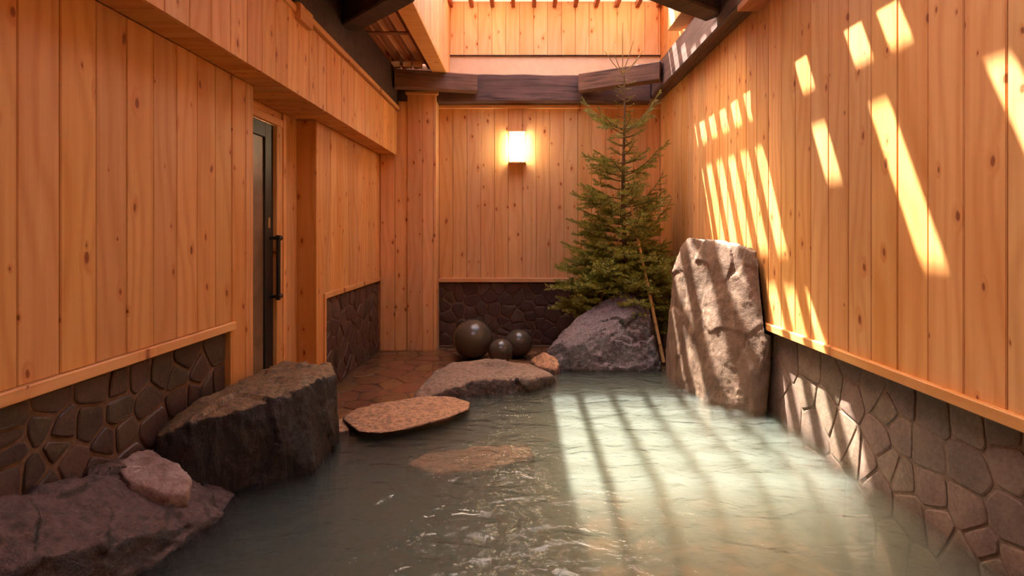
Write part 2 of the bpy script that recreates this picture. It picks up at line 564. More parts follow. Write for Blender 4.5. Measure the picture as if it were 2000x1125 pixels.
def soften(poly, r=0.22):
    out = []
    n = len(poly)
    for i in range(n):
        a, b = poly[i], poly[(i + 1) % n]
        out.append((a[0] + (b[0] - a[0]) * r, a[1] + (b[1] - a[1]) * r))
        out.append((a[0] + (b[0] - a[0]) * (1 - r), a[1] + (b[1] - a[1]) * (1 - r)))
    return out

def lay_stones(seeds, rect, origin, U, V, N, mat, parent, gap=0.012, proud=0.018, rnd=None, keep=None, name='stone', soft=0.15, flat=0.04):
    u0, v0, u1, v1 = rect
    origin = Vector(origin); U = Vector(U); V = Vector(V); N = Vector(N)
    rnd = rnd or random.Random(3)
    flip = U.cross(V).dot(N) < 0
    for i, s in enumerate(seeds):
        if not (u0 - .1 < s[0] < u1 + .1 and v0 - .1 < s[1] < v1 + .1): continue
        poly = [(u0, v0), (u1, v0), (u1, v1), (u0, v1)]
        for j, q in enumerate(seeds):
            if j != i and abs(q[0] - s[0]) < 1.2 and abs(q[1] - s[1]) < 1.2:
                poly = clip(poly, s, q)
                if len(poly) < 3: break
        if len(poly) < 3: continue
        poly = shrink(poly, gap * rnd.uniform(0.7, 1.5))
        if not poly or len(poly) < 3: continue
        cx = sum(p[0] for p in poly) / len(poly); cy = sum(p[1] for p in poly) / len(poly)
        if keep and not keep(cx, cy): continue
        # drop slivers
        clean = [poly[0]]
        for p in poly[1:]:
            if math.hypot(p[0] - clean[-1][0], p[1] - clean[-1][1]) > 0.008: clean.append(p)
        if len(clean) < 3: continue
        poly = soften(soften(clean, soft), 0.27)
        size = max(math.hypot(p[0] - cx, p[1] - cy) for p in poly)
        if size < 0.015: continue
        h = proud * rnd.uniform(0.7, 1.35)
        tilt = (rnd.uniform(-flat, flat), rnd.uniform(-flat, flat))
        n = len(poly)
        verts = []
        for k, (sc, hh) in enumerate(((1.0, -0.012), (1.0, h * 0.45), (1 - min(0.5, 0.008 / size), h * 0.9), (1 - min(0.6, 0.026 / size), h))):
            for p in poly:
                a, b = (p[0] - cx) * sc, (p[1] - cy) * sc
                jit = noise.noise(Vector((a * 9 + i, b * 9, k))) * min(0.003, flat * 0.075)
                hz = hh + (tilt[0] * a + tilt[1] * b + jit if k >= 1 else 0)
                verts.append(U * a + V * b + N * hz)
        verts.append(N * (h + 0.002))
        faces = []
        for k in range(3):
            for q in range(n):
                q2 = (q + 1) % n
                faces.append((k * n + q, k * n + q2, (k + 1) * n + q2, (k + 1) * n + q))
        for q in range(n):
            faces.append((3 * n + q, 3 * n + (q + 1) % n, 4 * n))
        if flip: faces = [tuple(reversed(f)) for f in faces]
        o = link(name, mesh_from(verts, faces, 'stone', False), mat)
        o.location = origin + U * cx + V * cy
        if parent is not None: setp(o, parent)

def scatter_seeds(rect, step, rnd, jit=0.42):
    u0, v0, u1, v1 = rect
    out = []
    nu = max(1, round((u1 - u0) / step)); nv = max(1, round((v1 - v0) / step))
    for i in range(-1, nu + 1):
        for j in range(-1, nv + 1):
            out.append((u0 + (i + .5 + rnd.uniform(-jit, jit)) * (u1 - u0) / nu + (j % 2) * 0.3 * step,
                        v0 + (j + .5 + rnd.uniform(-jit, jit)) * (v1 - v0) / nv))
    return out

R = random.Random(11)
XR, XL, YB = 1.570, -1.578, 6.0
ZF = -0.16
XS = 1.61          # face of the mortar behind the stones, both sides
T = 0.02

# ------------------------------------------------------------------ right wall
wr = structure('wall_right', 'right wall of upright larch boards over a stone plinth')
solid('backing', (XS, -1.6, -0.75), (XS + 0.12, 6.2, 0.56), M['mortar'], wr)
solid('backing', (XR + T, -1.6, 0.56), (XR + 0.18, 6.2, 4.05), M['ply'], wr)
y = 2.042 - 0.1657 * 22
while y < YB - 0.01:
    w = 0.1657
    y1 = min(y + w, YB)
    top = 2.66
    piece('plank', (XR + R.uniform(0, .0025), y + .0012, 0.565), (XR + T, y1 - .0012, top), M['plank'], wr, 'z', 'y')
    if y > 4.75:
        piece('plank', (XR + R.uniform(0, .0025), y + .0012, top + 0.0), (XR + T, y1 - .0012, 4.0), M['plank'], wr, 'z', 'y')
    y = y1
piece('rail', (XR - 0.022, -1.6, 0.520), (XR + 0.05, 5.99, 0.566), M['plank_h'], wr, 'y', 'x', 0.004).active_material = M['plank']
RS = [(1543, 703), (1527, 745), (1578, 715), (1545, 790), (1576, 765), (1612, 800), (1590, 830), (1632, 745), (1660, 770),
      (1650, 850), (1672, 885), (1660, 715), (1705, 760), (1690, 900), (1732, 800), (1720, 860), (1740, 905), (1762, 775),
      (1758, 848), (1821, 806), (1893, 826), (1957, 841), (1811, 877), (1890, 913), (1977, 908), (1762, 931), (1818, 960),
      (1890, 1000), (1975, 1026), (1921, 1066), (1835, 1025), (1990, 1110), (1715, 955), (1780, 1000), (1945, 1115), (1880, 1085), (2040, 880), (2060, 990)]
seeds = []
for px, py in RS:
    Yw = XS * F / (px - 1020); seeds.append((Yw, HC - (py - 455) * Yw / F))
for Yq in np.arange(3.55, 6.0, 0.19):
    for Zq in (-0.08, 0.12, 0.30, 0.47):
        seeds.append((Yq + R.uniform(-.06, .06), Zq + R.uniform(-.05, .05)))
for Yq in np.arange(-1.5, 1.55, 0.2):
    for Zq in (-0.05, 0.16, 0.36, 0.5):
        seeds.append((Yq + R.uniform(-.06, .06), Zq + R.uniform(-.05, .05)))
for Yq in np.arange(-1.5, 6.0, 0.2):
    seeds.append((Yq + R.uniform(-.06, .06), -0.22 + R.uniform(-.03, .03)))
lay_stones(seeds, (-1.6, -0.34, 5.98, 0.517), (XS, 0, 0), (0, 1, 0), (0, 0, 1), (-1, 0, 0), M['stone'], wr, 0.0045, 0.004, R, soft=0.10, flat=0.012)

# ------------------------------------------------------------------ left wall
wl = structure('wall_left', 'left wall of upright larch boards over a stone plinth with a door recess')
solid('backing', (-XS - 0.12, -1.6, -0.75), (-XS, 2.867, 0.64), M['mortar_dark'], wl)
solid('backing', (XL - 0.16, -1.6, 0.64), (XL - T, 3.09, 3.05), M['ply'], wl)
solid('backing', (XL - 0.16, 2.86, -0.3), (XL - T, 3.09, 0.64), M['ply'], wl)
y = 2.867 - 0.152 * 29
while y < 2.866:
    piece('plank', (XL - T, y + .0012, 0.660), (XL - R.uniform(0, .0025), y + .152 - .0012, 2.0), M['plank'], wl, 'z', 'y')
    y += 0.152
for a, b in ((2.8675, 3.005), (3.007, 3.093)):
    piece('plank', (XL - T, a, -0.3), (XL + 0.001, b, 2.0), M['plank'], wl, 'z', 'y')
piece('rail', (XL - 0.04, -1.6, 0.612), (XL + 0.016, 2.880, 0.657), M['plank'], wl, 'y', 'x', 0.004)
piece('reveal', (XL - 0.04, 2.852, -0.3), (XL + 0.002, 2.867, 0.612), M['plank'], wl, 'z', 'y')
LS = [(24, 819), (21, 856), (75, 835), (91, 784), (24, 880), (120, 845), (112, 870), (173, 827), (187, 757), (232, 749),
      (232, 800), (269, 733), (315, 725), (288, 787), (241, 848), (205, 869), (296, 829), (360, 699), (347, 736), (349, 779),
      (387, 736), (380, 765), (424, 680), (427, 749), (400, 765), (60, 925), (140, 905), (20, 940), (90, 960), (190, 910),
      (250, 900), (330, 860), (395, 810), (445, 800), (430, 790)]
seeds = []
for px, py in LS:
    Yw = XS * F / (1020 - px); seeds.append((Yw, HC - (py - 455) * Yw / F))
for Yq in np.arange(-1.5, 1.55, 0.2):
    for Zq in (-0.05, 0.15, 0.33, 0.52):
        seeds.append((Yq + R.uniform(-.06, .06), Zq + R.uniform(-.05, .05)))
for Yq in np.arange(1.65, 2.8, 0.22):
    seeds.append((Yq, -0.02))
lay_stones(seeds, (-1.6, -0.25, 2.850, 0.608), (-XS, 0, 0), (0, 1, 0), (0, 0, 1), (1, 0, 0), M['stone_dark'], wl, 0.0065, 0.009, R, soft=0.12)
# door recess
solid('backing', (-1.92, 3.705, -0.3), (-1.745, 6.2, 3.05), M['ply'], wl)
solid('backing', (-1.92, 2.2, 1.93), (-1.745, 3.7, 3.05), M['ply'], wl)
piece('door_casing', (-1.760, 3.702, -0.2), (-1.722, 3.790, 1.93), M['plank'], wl, 'z', 'y', 0.004)
piece('door_casing', (-1.745, 3.790, -0.2), (-1.714, 3.835, 1.995), M['plank'], wl, 'z', 'y', 0.004)
piece('door_casing', (-1.745, 2.70, 1.895), (-1.718, 3.788, 1.95), M['plank'], wl, 'y', 'z', 0.004)
piece('door_casing', (-1.745, 2.70, 1.95), (-1.730, 3.788, 2.0), M['plank'], wl, 'y', 'z', 0.004)
piece('plank', (-1.745, 3.836, -0.2), (-1.727, 4.04, 2.0), M['plank'], wl, 'z', 'y')
# far return of the recess and the wall behind it
piece('plank', (-1.740, 4.043, -0.2), (XL - 0.001, 4.060, 2.0), M['plank'], wl, 'z', 'x')
solid('backing', (XL - 0.17, 4.06, -0.3), (XL - T, 6.1, 2.1), M['ply'], wl)
y0, n, yend = 4.044, 12, 5.85
w = (yend - y0) / n
zr = 0.657
for i in range(n):
    a = y0 + i * w
    zb = -0.2 if i == 0 else zr
    piece('plank', (XL - T, a + .001, zb), (XL - R.uniform(0, .0025), a + w - .001, 2.0), M['plank'], wl, 'z', 'y')
piece('rail', (XL - 0.04, 4.19, 0.612), (XL + 0.012, 5.848, 0.657), M['plank'], wl, 'y', 'x', 0.004)
piece('reveal', (XL - 0.04, 4.195, -0.2), (XL + 0.012, 4.225, 0.612), M['plank'], wl, 'z', 'y')
solid('backing', (XL - 0.04, 4.22, -0.3), (XL - 0.018, 5.85, 0.615), M['mortar_dark'], wl)
seeds = scatter_seeds((4.22, -0.16, 5.85, 0.61), 0.165, random.Random(21))
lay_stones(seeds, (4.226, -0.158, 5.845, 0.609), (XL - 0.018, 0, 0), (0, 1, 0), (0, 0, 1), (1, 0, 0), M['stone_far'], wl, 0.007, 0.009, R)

# bulkhead over the left wall
bh = structure('soffit', 'boxed-in bulkhead of larch boards over the left wall')
XB = -1.373
y = 5.828
while y > -1.55:
    y1 = max(y - 0.152, -1.6)
    piece('plank', (XB - T, y1 + .0012, 1.99), (XB - R.uniform(0, .0025), y - .0012, 2.475), M['plank'], bh, 'z', 'y')
    far = -1.576 if not (3.10 < (y + y1) / 2 < 4.05) else -1.744
    o = piece('plank', (far, y1 + .0012, 2.003), (XB - T - 0.001, y - .0012, 2.021), M['plank_h'], bh, 'x', 'y')
    o.active_material = M['plank']
    y = y1
solid('backing', (-1.744, -1.6, 2.022), (XB - T, 6.0, 2.49), M['ply'], bh)
piece('trim_strip', (XB - 0.05, -1.6, 2.475), (XB + 0.012, 3.18, 2.515), M['plank'], bh, 'y', 'x', 0.004)
piece('trim_strip', (XB - 0.05, 3.38, 2.490), (XB + 0.022, 5.83, 2.532), M['plank'], bh, 'y', 'x', 0.004)
piece('cap_block', (XB - 0.05, 3.185, 2.435), (XB + 0.035, 3.375, 2.535), M['plank'], bh, 'y', 'z', 0.004)

# ------------------------------------------------------------------ back wall
wb = structure('wall_back', 'far wall of upright larch boards over a stone panel')
solid('backing', (-1.75, 6.02, 0.6), (1.7, 6.2, 4.05), M['ply'], wb)
solid('backing', (-0.96, YB + 0.03, -0.35), (1.7, 6.2, 0.6), M['mortar_dark'], wb)
solid('backing', (-1.75, 5.87, -0.3), (-0.96, 6.1, 2.9), M['ply'], wb)
x = -0.948
while x < XR - 0.01:
    x1 = min(x + 0.158, XR)
    piece('plank', (x + .0012, YB + R.uniform(0, .003), 0.628), (x1 - .0012, YB + T, 2.56), M['plank_back_lit'], wb, 'z', 'x')
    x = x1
piece('rail', (-0.948, YB - 0.02, 0.580), (XR, YB + 0.04, 0.628), M['plank_back_lit'], wb, 'x', 'y', 0.004)
piece('rail', (-0.948, YB - 0.035, 2.550), (XR - 0.003, YB + 0.0, 2.592), M['plank_back_lit'], wb, 'x', 'y', 0.004)
for a, b in ((-1.577, -1.415), (-1.413, -1.273)):
    piece('plank', (a + .001, 5.85, ZF - 0.02), (b - .001, 5.87, 2.60), M['plank_back_lit'], wb, 'z', 'x')
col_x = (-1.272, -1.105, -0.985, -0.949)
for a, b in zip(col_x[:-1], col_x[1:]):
    piece('plank', (a + .001, 5.828, ZF - 0.02), (b - .001, 5.85, 2.665), M['plank_back_lit'], wb, 'z', 'x')
piece('plank', (-0.965, 5.852, ZF - 0.02), (-0.948, 6.0, 2.665), M['plank_back_lit'], wb, 'z', 'y')
piece('cap_board', (-1.285, 5.80, 2.665), (-0.93, 5.95, 2.70), M['plank_back_lit'], wb, 'x', 'y', 0.004)
piece('curb', (-0.948, YB - 0.0, ZF - 0.02), (0.55, YB + 0.035, ZF + 0.015), M['mortar_dark'], wb, 'x', 'y', 0.004)
# stones of the back panel
BS = [(90, 60), (280, 100), (190, 130), (450, 40), (480, 180), (700, 130), (110, 240), (300, 300), (170, 390), (460, 340), (580, 280),
      (760, 290), (940, 160), (1000, 30), (1085, 125), (1200, 110), (1200, 250), (1350, 180), (1300, 30), (1060, 410), (925, 310),
      (690, 450), (870, 450), (1235, 380), (1350, 320), (1360, 480), (1220, 500), (90, 530), (190, 550), (120, 660), (880, 580),
      (1330, 640), (1190, 590), (1290, 710), (1450, 600), (620, 30), (820, 10), (20, 20), (160, 10), (1500, 350), (1480, 100)]
seeds = [((850 + u / 6.617 - 1020) * 6.03 / F, HC - (560 + v / 6.617 - 455) * 6.03 / F) for u, v in BS]
for u in np.arange(-0.85, 0.3, 0.16):
    for v in (-0.08, 0.08):
        if u > -0.75: seeds.append((u + R.uniform(-.04, .04), v + R.uniform(-.03, .03)))
for u in np.arange(0.48, 1.6, 0.17):
    for v in (-0.08, 0.1, 0.28, 0.46, 0.62):
        seeds.append((u + R.uniform(-.05, .05), v + R.uniform(-.04, .04)))
lay_stones(seeds, (-0.945, -0.14, 1.565, 0.578), (0, YB + 0.03, 0), (1, 0, 0), (0, 0, 1), (0, -1, 0), M['stone_far'], wb, 0.007, 0.012, R)

# upper part above the cross beam
wu = structure('wall_back_upper', 'upper far wall of boards tinted as brightly lit above a cream plaster strip')
piece('plaster_strip', (-0.965, YB + 0.0, 2.59), (XR, YB + T, 3.150), M['plaster'], wu, 'x', 'z', 0.001)
x = -0.82
while x < XR - 0.01:
    x1 = min(x + 0.158, XR)
    piece('plank', (x + .0012, YB - 0.015 + R.uniform(0, .003), 3.158), (x1 - .0012, YB + T, 3.98), M['plank_lit'], wu, 'z', 'x')
    x = x1
piece('drip_strip', (-0.82, YB - 0.03, 3.150), (XR, YB, 3.158), M['beam_x'], wu, 'x', 'y', 0.001)

# light well sides
wwl = structure('wall_well_left', 'left side of the roof light well, boarded')
y = 5.998
while y > 0.6:
    y1 = max(y - 0.158, 0.55)
    piece('plank', (-0.84, y1 + .0012, 2.875), (-0.82 - R.uniform(0, .0025), y - .0012, 3.98), M['plank_lit'], wwl, 'z', 'y')
    y = y1
solid('backing', (-0.965, 0.55, 2.90), (-0.842, 6.02, 4.05), M['ply'], wwl)
piece('rim_board', (-0.965, 0.55, 2.860), (-0.815, 5.86, 2.899), M['trim'], wwl, 'y', 'x', 0.004)
wwr = structure('wall_well_right', 'right side of the roof light well, boarded')
y = 4.97
while y > 0.6:
    y1 = max(y - 0.158, 0.55)
    piece('plank', (1.374 + R.uniform(0, .0025), y1 + .0012, 3.06), (1.394, y - .0012, 3.98), M['plank_lit'], wwr, 'z', 'y')
    y = y1
solid('backing', (1.396, 0.55, 3.08), (1.50, 4.965, 4.05), M['ply'], wwr)
piece('rim_board', (1.372, 0.55, 3.045), (1.504, 4.975, 3.08), M['trim'], wwr, 'y', 'x', 0.004)

# ------------------------------------------------------------------ ceiling: slatted roof of the well, lean-to ceilings
ce = structure('ceiling', 'slatted open roof over the light well with rafters below')
RAFT = [0.838 + 0.235 * i for i in range(-7, 4)]
for xc in RAFT:
    if -0.84 < xc < 1.56:
        y0 = 0.5
        if xc > 1.33: y0 = 4.98
        piece('rafter', (xc - 0.022, y0, 3.70), (xc + 0.022, 5.995, 3.765), M['joist'], ce, 'y', 'x', 0.003)
c = 4.43 + 0.1175 - 16 * 0.235
while c < 5.5:
    if 2.6 < c < 2.75:                               # slat left out of one bay, board added beside it, to shape a sun patch
        piece('slat', (-0.97, c - 0.050, 3.766), (0.838, c + 0.050, 3.790), M['roofslat'], ce, 'x', 'y', 0.003)
        piece('slat', (1.060, c - 0.050, 3.766), (1.60, c + 0.050, 3.790), M['roofslat'], ce, 'x', 'y', 0.003)
        piece('sun_block_slat', (0.838, c + 0.050, 3.767), (1.073, c + 0.185, 3.782), M['roofslat'], ce, 'x', 'y', 0.003)
    else:
        piece('slat', (-0.97, c - 0.050, 3.766), (1.60, c + 0.050, 3.790), M['roofslat'], ce, 'x', 'y', 0.003)
    g = c - 0.1175                                   # centre of the gap on the near side of this slat
    if 2.2 < g < 4.3:
        # unseen boards added to block the sun; open gaps shape the stripes
        open_a = g > 4.3 or 3.6 < g < 3.8 or 2.95 < g < 3.35
        open_b = g > 4.1 or 3.2 < g < 3.35 or 2.7 < g < 2.85
        short_b = 3.6 < g < 3.8
        open_c = g > 3.9
        spans = []
        if not open_a: spans.append((1.073, 1.60))
        elif g < 4.3: spans.append((1.152, 1.60))
        if not open_b: spans.append((0.838, 0.955 if short_b else 1.073))
        if not open_c: spans.append((0.603, 0.838))
        if g < 4.1: spans.append((-0.97, 0.603))
        merged = []
        for sp in sorted(spans):
            if merged and abs(merged[-1][1] - sp[0]) < 1e-6: merged[-1] = (merged[-1][0], sp[1])
            else: merged.append(sp)
        for x0_, x1_ in merged:
            piece('sun_block_slat', (x0_, g - 0.066, 3.767), (x1_, g + 0.066, 3.782), M['roofslat'], ce, 'x', 'y', 0.003)
    if 0.6 < g < 2.2:
        piece('sun_block_slat', (0.838, g - 0.066, 3.767), (1.60, g + 0.066, 3.782), M['roofslat'], ce, 'x', 'y', 0.003)  # unseen board added to cut sun bounce on the near right wall
    if 4.3 < g < 5.0:
        piece('sun_block_slat', (1.152, g - 0.066, 3.767), (1.60, g + 0.066, 3.782), M['roofslat'], ce, 'x', 'y', 0.003)  # unseen board added to trim sun stripes on the right beam
    c += 0.235
for c0 in (5.555, 5.705, 5.855):
    piece('roof_sheet', (-0.97, c0, 3.766), (1.60, c0 + 0.147, 3.770), M['sheet'], ce, 'x', 'y', 0.003)
for q in range(2):
    piece('slat', (-0.97, 0.50 - q * .15, 3.766), (1.60, 0.647 - q * .15, 3.790), M['roofslat'], ce, 'x', 'y', 0.003)

cl = structure('ceiling_left', 'low lean-to ceiling over the bulkhead, plywood between red joists')
for a, b in ((4.885, 6.0), (3.4, 4.885), (1.8, 3.4), (-1.6, 1.8)):
    piece('ceiling_panel', (-1.745, a, 3.060), (-0.968, b, 3.075), M['glow_ply'], cl, 'y', 'x', 0.002)
for xc in (-1.44, -1.335, -1.205, -1.05):
    piece('joist', (xc - 0.022, -1.6, 3.000), (xc + 0.022, 5.99, 3.058), M['joist'], cl, 'y', 'x', 0.003)
for yy in (4.86, 3.36, 1.76):
    piece('joist', (-1.744, yy, 2.985), (-0.968, yy + 0.055, 3.0), M['joist'], cl, 'x', 'y', 0.003)
for a, b in ((-1.39, -1.30), (-1.27, -1.18), (-1.16, -1.07)):
    piece('end_block', (a, 5.60, 2.905), (b, 5.66, 2.965), M['trim'], cl, 'x', 'z', 0.003)
cf = structure('ceiling_front', 'solid board ceiling behind the viewpoint')
for i in range(14):
    a = 0.5 - (i + 1) * 0.155
    piece('plank', (-0.965, a + .001, 3.06), (XR, a + .154, 3.08), M['roofslat'], cf, 'x', 'y')
piece('end_board', (-0.84, 0.36, 3.06), (1.39, 0.38, 4.02), M['plank'], cf, 'x', 'z')
cr = structure('ceiling_right', 'narrow board ceiling over the right beam')
piece('plank', (1.505, -1.6, 3.06), (XR + 0.01, 4.97, 3.08), M['roofslat'], cr, 'y', 'x')

wf_ = structure('wall_front', 'board wall behind the viewpoint')
x = XL
while x < XR - 0.01:
    piece('plank', (x + .0012, -1.62, -0.1), (min(x + 0.158, XR) - .0012, -1.60, 3.05), M['plank'], wf_, 'z', 'x')
    x += 0.158
solid('backing', (-1.75, -1.75, -0.75), (1.75, -1.62, 3.1), M['ply'], wf_)

# ------------------------------------------------------------------ beams
def thing_beam(name, a, b, w, h, mat, label, wob=0.0, seed=1, cat='beam', group=None):
    o = box_between(name, a, b, w, h, mat, None, wobble=wob, seed=seed)
    tag(o, label, cat, group)
    return o
thing_beam('roof_beam', (-1.483, -1.55, 2.733), (-1.483, 5.93, 2.733), 0.22, 0.385, M['beam'],
           'long dark timber beam lying on top of the left bulkhead', 0.012, 2)
thing_beam('roof_beam', (1.500, -1.55, 2.79), (1.500, 5.90, 2.79), 0.138, 0.30, M['beam_x'],
           'long dark timber beam along the top of the right wall, sun stripes on it', 0.010, 4)
thing_beam('roof_beam', (-1.36, 5.915, 2.748), (1.42, 5.915, 2.748), 0.13, 0.30, M['beam_x'],
           'uneven dark cross beam along the far wall above the lamp', 0.022, 7)
thing_beam('roof_beam', (-1.50, 3.17, 3.08), (1.42, 3.17, 3.08), 0.16, 0.24, M['beam'],
           'heavy dark tie beam crossing the room overhead', 0.02, 9)
# corner braces
thing_beam('corner_brace', (-1.355, 5.60, 2.775), (-0.50, 5.80, 2.775), 0.11, 0.195, M['brace'],
           'brown corner brace between the left beam and the far cross beam', 0.0, 3, 'brace')
thing_beam('corner_brace', (1.415, 5.38, 2.785), (0.64, 5.815, 2.785), 0.11, 0.195, M['brace'],
           'dark brown corner brace behind the spruce tip', 0.0, 3, 'brace')
thing_beam('tie_brace', (-1.36, 4.12, 2.86), (-0.80, 3.58, 2.86), 0.17, 0.26, M['beam'],
           'black diagonal brace from the left beam up out of view', 0.012, 12, 'brace')
thing_beam('tie_brace', (1.42, 3.90, 2.86), (0.72, 3.42, 2.86), 0.17, 0.26, M['beam'],
           'black diagonal brace from the right beam up out of view', 0.012, 13, 'brace')
o = piece('beam_packer', (1.42, 3.30, 2.66), (1.565, 3.50, 2.70), M['roofslat'], None, 'x', 'y', 0.004)
o.location.z = 2.628; o.location.x = 1.50
tag(o, 'short brown board tucked under the right beam at the top edge', 'board')

# ------------------------------------------------------------------ door
dr = structure('door_1', 'dark sliding door with a frosted panel and black bar handle in the left recess')
piece('frosted_panel', (-1.775, 2.95, -0.02), (-1.760, 3.60, 1.80), M['frost'], dr, 'z', 'y', 0.002)
piece('door_stile', (-1.785, 3.585, -0.15), (-1.747, 3.70, 1.895), M['black'], dr, 'z', 'y', 0.004)
piece('door_stile', (-1.785, 2.86, -0.15), (-1.747, 2.95, 1.895), M['black'], dr, 'z', 'y', 0.004)
piece('door_rail', (-1.785, 2.95, 1.79), (-1.747, 3.585, 1.895), M['black'], dr, 'y', 'z', 0.004)
piece('door_rail', (-1.785, 2.95, -0.15), (-1.747, 3.585, -0.02), M['black'], dr, 'y', 'z', 0.004)
def cyl(name, a, b, r, mat, parent=None, seg=14, r2=None):
    a = Vector(a); b = Vector(b); r2 = r if r2 is None else r2
    Z = (b - a).normalized()
    X = Z.orthogonal().normalized(); Y = Z.cross(X)
    v, f = [], []
    for i in range(seg):
        t = 2 * math.pi * i / seg
        d = X * math.cos(t) + Y * math.sin(t)
        v.append(d * r); v.append((b - a) + d * r2)
    for i in range(seg):
        j = (i + 1) % seg
        f.append((2 * i, 2 * j, 2 * j + 1, 2 * i + 1))
    f.append(tuple(2 * i for i in reversed(range(seg)))); f.append(tuple(2 * i + 1 for i in range(seg)))
    o = link(name, mesh_from(v, f, name, False), mat)
    o.location = a
    if parent is not None: setp(o, parent)
    return o
hd = cyl('door_handle', (-1.690, 3.655, 0.675), (-1.690, 3.655, 1.125), 0.014, M['black'], dr)
for z in (0.70, 1.105):
    q = cyl('handle_bracket', (-1.748, 3.655, z), (-1.690, 3.655, z), 0.011, M['black'])
    setp(q, hd)
    q = cyl('handle_cap', (-1.690, 3.64, z), (-1.690, 3.69, z), 0.018, M['black'])
    setp(q, hd)
piece('lock_plate', (-1.748, 3.625, 1.175), (-1.743, 3.65, 1.245), M['brass'], dr, 'z', 'y', 0.001)

# ------------------------------------------------------------------ floor, basin, outside ground
fl = structure('floor', 'washing floor of irregular reddish flagstones under a film of water')
def poly_prism(name, pts, z0, z1, mat, parent=None):
    n = len(pts)
    v = [(x, y, z0) for x, y in pts] + [(x, y, z1) for x, y in pts]
    f = [tuple(reversed(range(n))), tuple(range(n, 2 * n))] + [(i, (i + 1) % n, n + (i + 1) % n, n + i) for i in range(n)]
    return link(name, mesh_from(v, f, name), mat, parent)
FLOOR = [(-1.80, 2.9), (-1.25, 2.95), (-1.02, 3.25), (-0.62, 3.42), (-0.45, 3.75), (-0.1, 4.15), (0.3, 4.6), (1.2, 4.6), (1.61, 4.45), (1.61, 6.03), (-1.80, 6.03)]
poly_prism('slab', FLOOR, -0.75, ZF - 0.004, M['mortar_dark'], fl)
def in_poly(x, y, P):
    c = False
    for i in range(len(P)):
        x1, y1 = P[i]; x2, y2 = P[(i + 1) % len(P)]
        if (y1 > y) != (y2 > y) and x < (x2 - x1) * (y - y1) / (y2 - y1) + x1: c = not c
    return c
seeds = scatter_seeds((-1.75, 3.0, 1.6, 6.0), 0.21, random.Random(5))
lay_stones(seeds, (-1.575, 3.0, 1.6, 5.99), (0, 0, ZF - 0.004), (1, 0, 0), (0, 1, 0), (0, 0, 1), M['flag'], fl, 0.007, 0.006, R,
           keep=lambda a, b: in_poly(a, b, [(p[0] + (0.1 if p[1] < 4.7 else 0), p[1] + (0.08 if p[1] < 4.7 else 0)) for p in FLOOR]) and not (a < -0.93 and b > 5.8), name='flagstone')

ba = structure('floor_pool', 'pool basin bottom of pale brown paving under the water')
solid('basin_bottom', (-1.73, -1.6, -0.95), (1.73, 5.0, -0.62), M['basin'], ba)
seeds = scatter_seeds((-1.6, 1.2, 1.6, 4.5), 0.30, random.Random(15))
lay_stones(seeds, (-1.6, 1.2, 1.6, 4.5), (0, 0, -0.62), (1, 0, 0), (0, 1, 0), (0, 0, 1), M['pave'], ba, 0.018, 0.02, R, name='paving_stone')
solid('front_step', (-1.61, -1.6, -0.62), (1.61, -0.9, 0.02), M['mortar'], ba)
gr = solid('ground', (-25, -30, -0.4), (25, -1.62, -0.05), M['ground'])  # out of view, added to bounce sunlight
tag(gr, 'unseen pale gravel ground added behind the viewpoint as light bounce', kind='structure')

# ------------------------------------------------------------------ water
def water_surface(name, rough, ripple, tint, vol=None):
    t = NT(name)
    geo = t.n('ShaderNodeNewGeometry')
    p = geo.outputs['Position']
    a = t.noise(t.vmul(p, (1.0, 1.5, 1.0)), 4.0, 2, 0.45, 1.0)
    b = t.noise(t.vmul(p, (1.0, 1.5, 1.0)), 17, 3, 0.55, 0.6)
    h = t.math('ADD', t.math('MULTIPLY', a, 1.0), t.math('MULTIPLY', b, 0.26))
    nrm = t.bump(h, ripple, 0.05)
    fr = t.n('ShaderNodeFresnel'); fr.inputs['IOR'].default_value = 1.33
    t.put(fr.inputs['Normal'], nrm)
    tr = t.n('ShaderNodeBsdfTransparent'); t.put(tr.inputs[0], tint)
    gl = t.n('ShaderNodeBsdfGlossy'); gl.inputs['Roughness'].default_value = rough
    t.put(gl.inputs['Normal'], nrm)
    mx = t.n('ShaderNodeMixShader')
    t.put(mx.inputs[0], fr.outputs[0]); t.put(mx.inputs[1], tr.outputs[0]); t.put(mx.inputs[2], gl.outputs[0])
    v = None
    if vol:
        vs = t.n('ShaderNodeVolumeScatter')
        t.put(vs.inputs['Color'], vol[0]); vs.inputs['Density'].default_value = vol[1]; vs.inputs['Anisotropy'].default_value = vol[2]
        va = t.n('ShaderNodeVolumeAbsorption')
        t.put(va.inputs['Color'], vol[3]); va.inputs['Density'].default_value = vol[4]
        ad = t.n('ShaderNodeAddShader')
        t.put(ad.inputs[0], vs.outputs[0]); t.put(ad.inputs[1], va.outputs[0])
        v = ad.outputs[0]
    return t.out(mx.outputs[0], v)
M['water'] = water_surface('milky_spring_water', 0.010, 0.52, (1, 1, 1),
                           ((0.76, 0.88, 0.80), 1.35, 0.3, (0.56, 0.54, 0.42), 2.8))
M['film'] = water_surface('thin_water_film', 0.03, 0.05, (0.95, 0.90, 0.84))
WATER = [(-1.614, -0.9), (1.614, -0.9), (1.614, 4.42), (1.2, 4.57), (0.32, 4.57), (-0.08, 4.12), (-0.42, 3.72), (-0.60, 3.40), (-1.00, 3.23), (-1.22, 2.93), (-1.614, 2.80)]
wa = poly_prism('pool_water', WATER, -0.63, 0.0, M['water'])
tag(wa, 'milky green hot spring water filling the pool', 'water', kind='stuff')
FILM = [(-1.575, 3.1), (-1.24, 2.97), (-1.02, 3.26), (-0.62, 3.44), (-0.45, 3.77), (-0.1, 4.17), (0.3, 4.62), (1.0, 4.62), (1.0, 5.99), (-0.945, 5.99), (-0.945, 5.825), (-1.575, 5.825)]
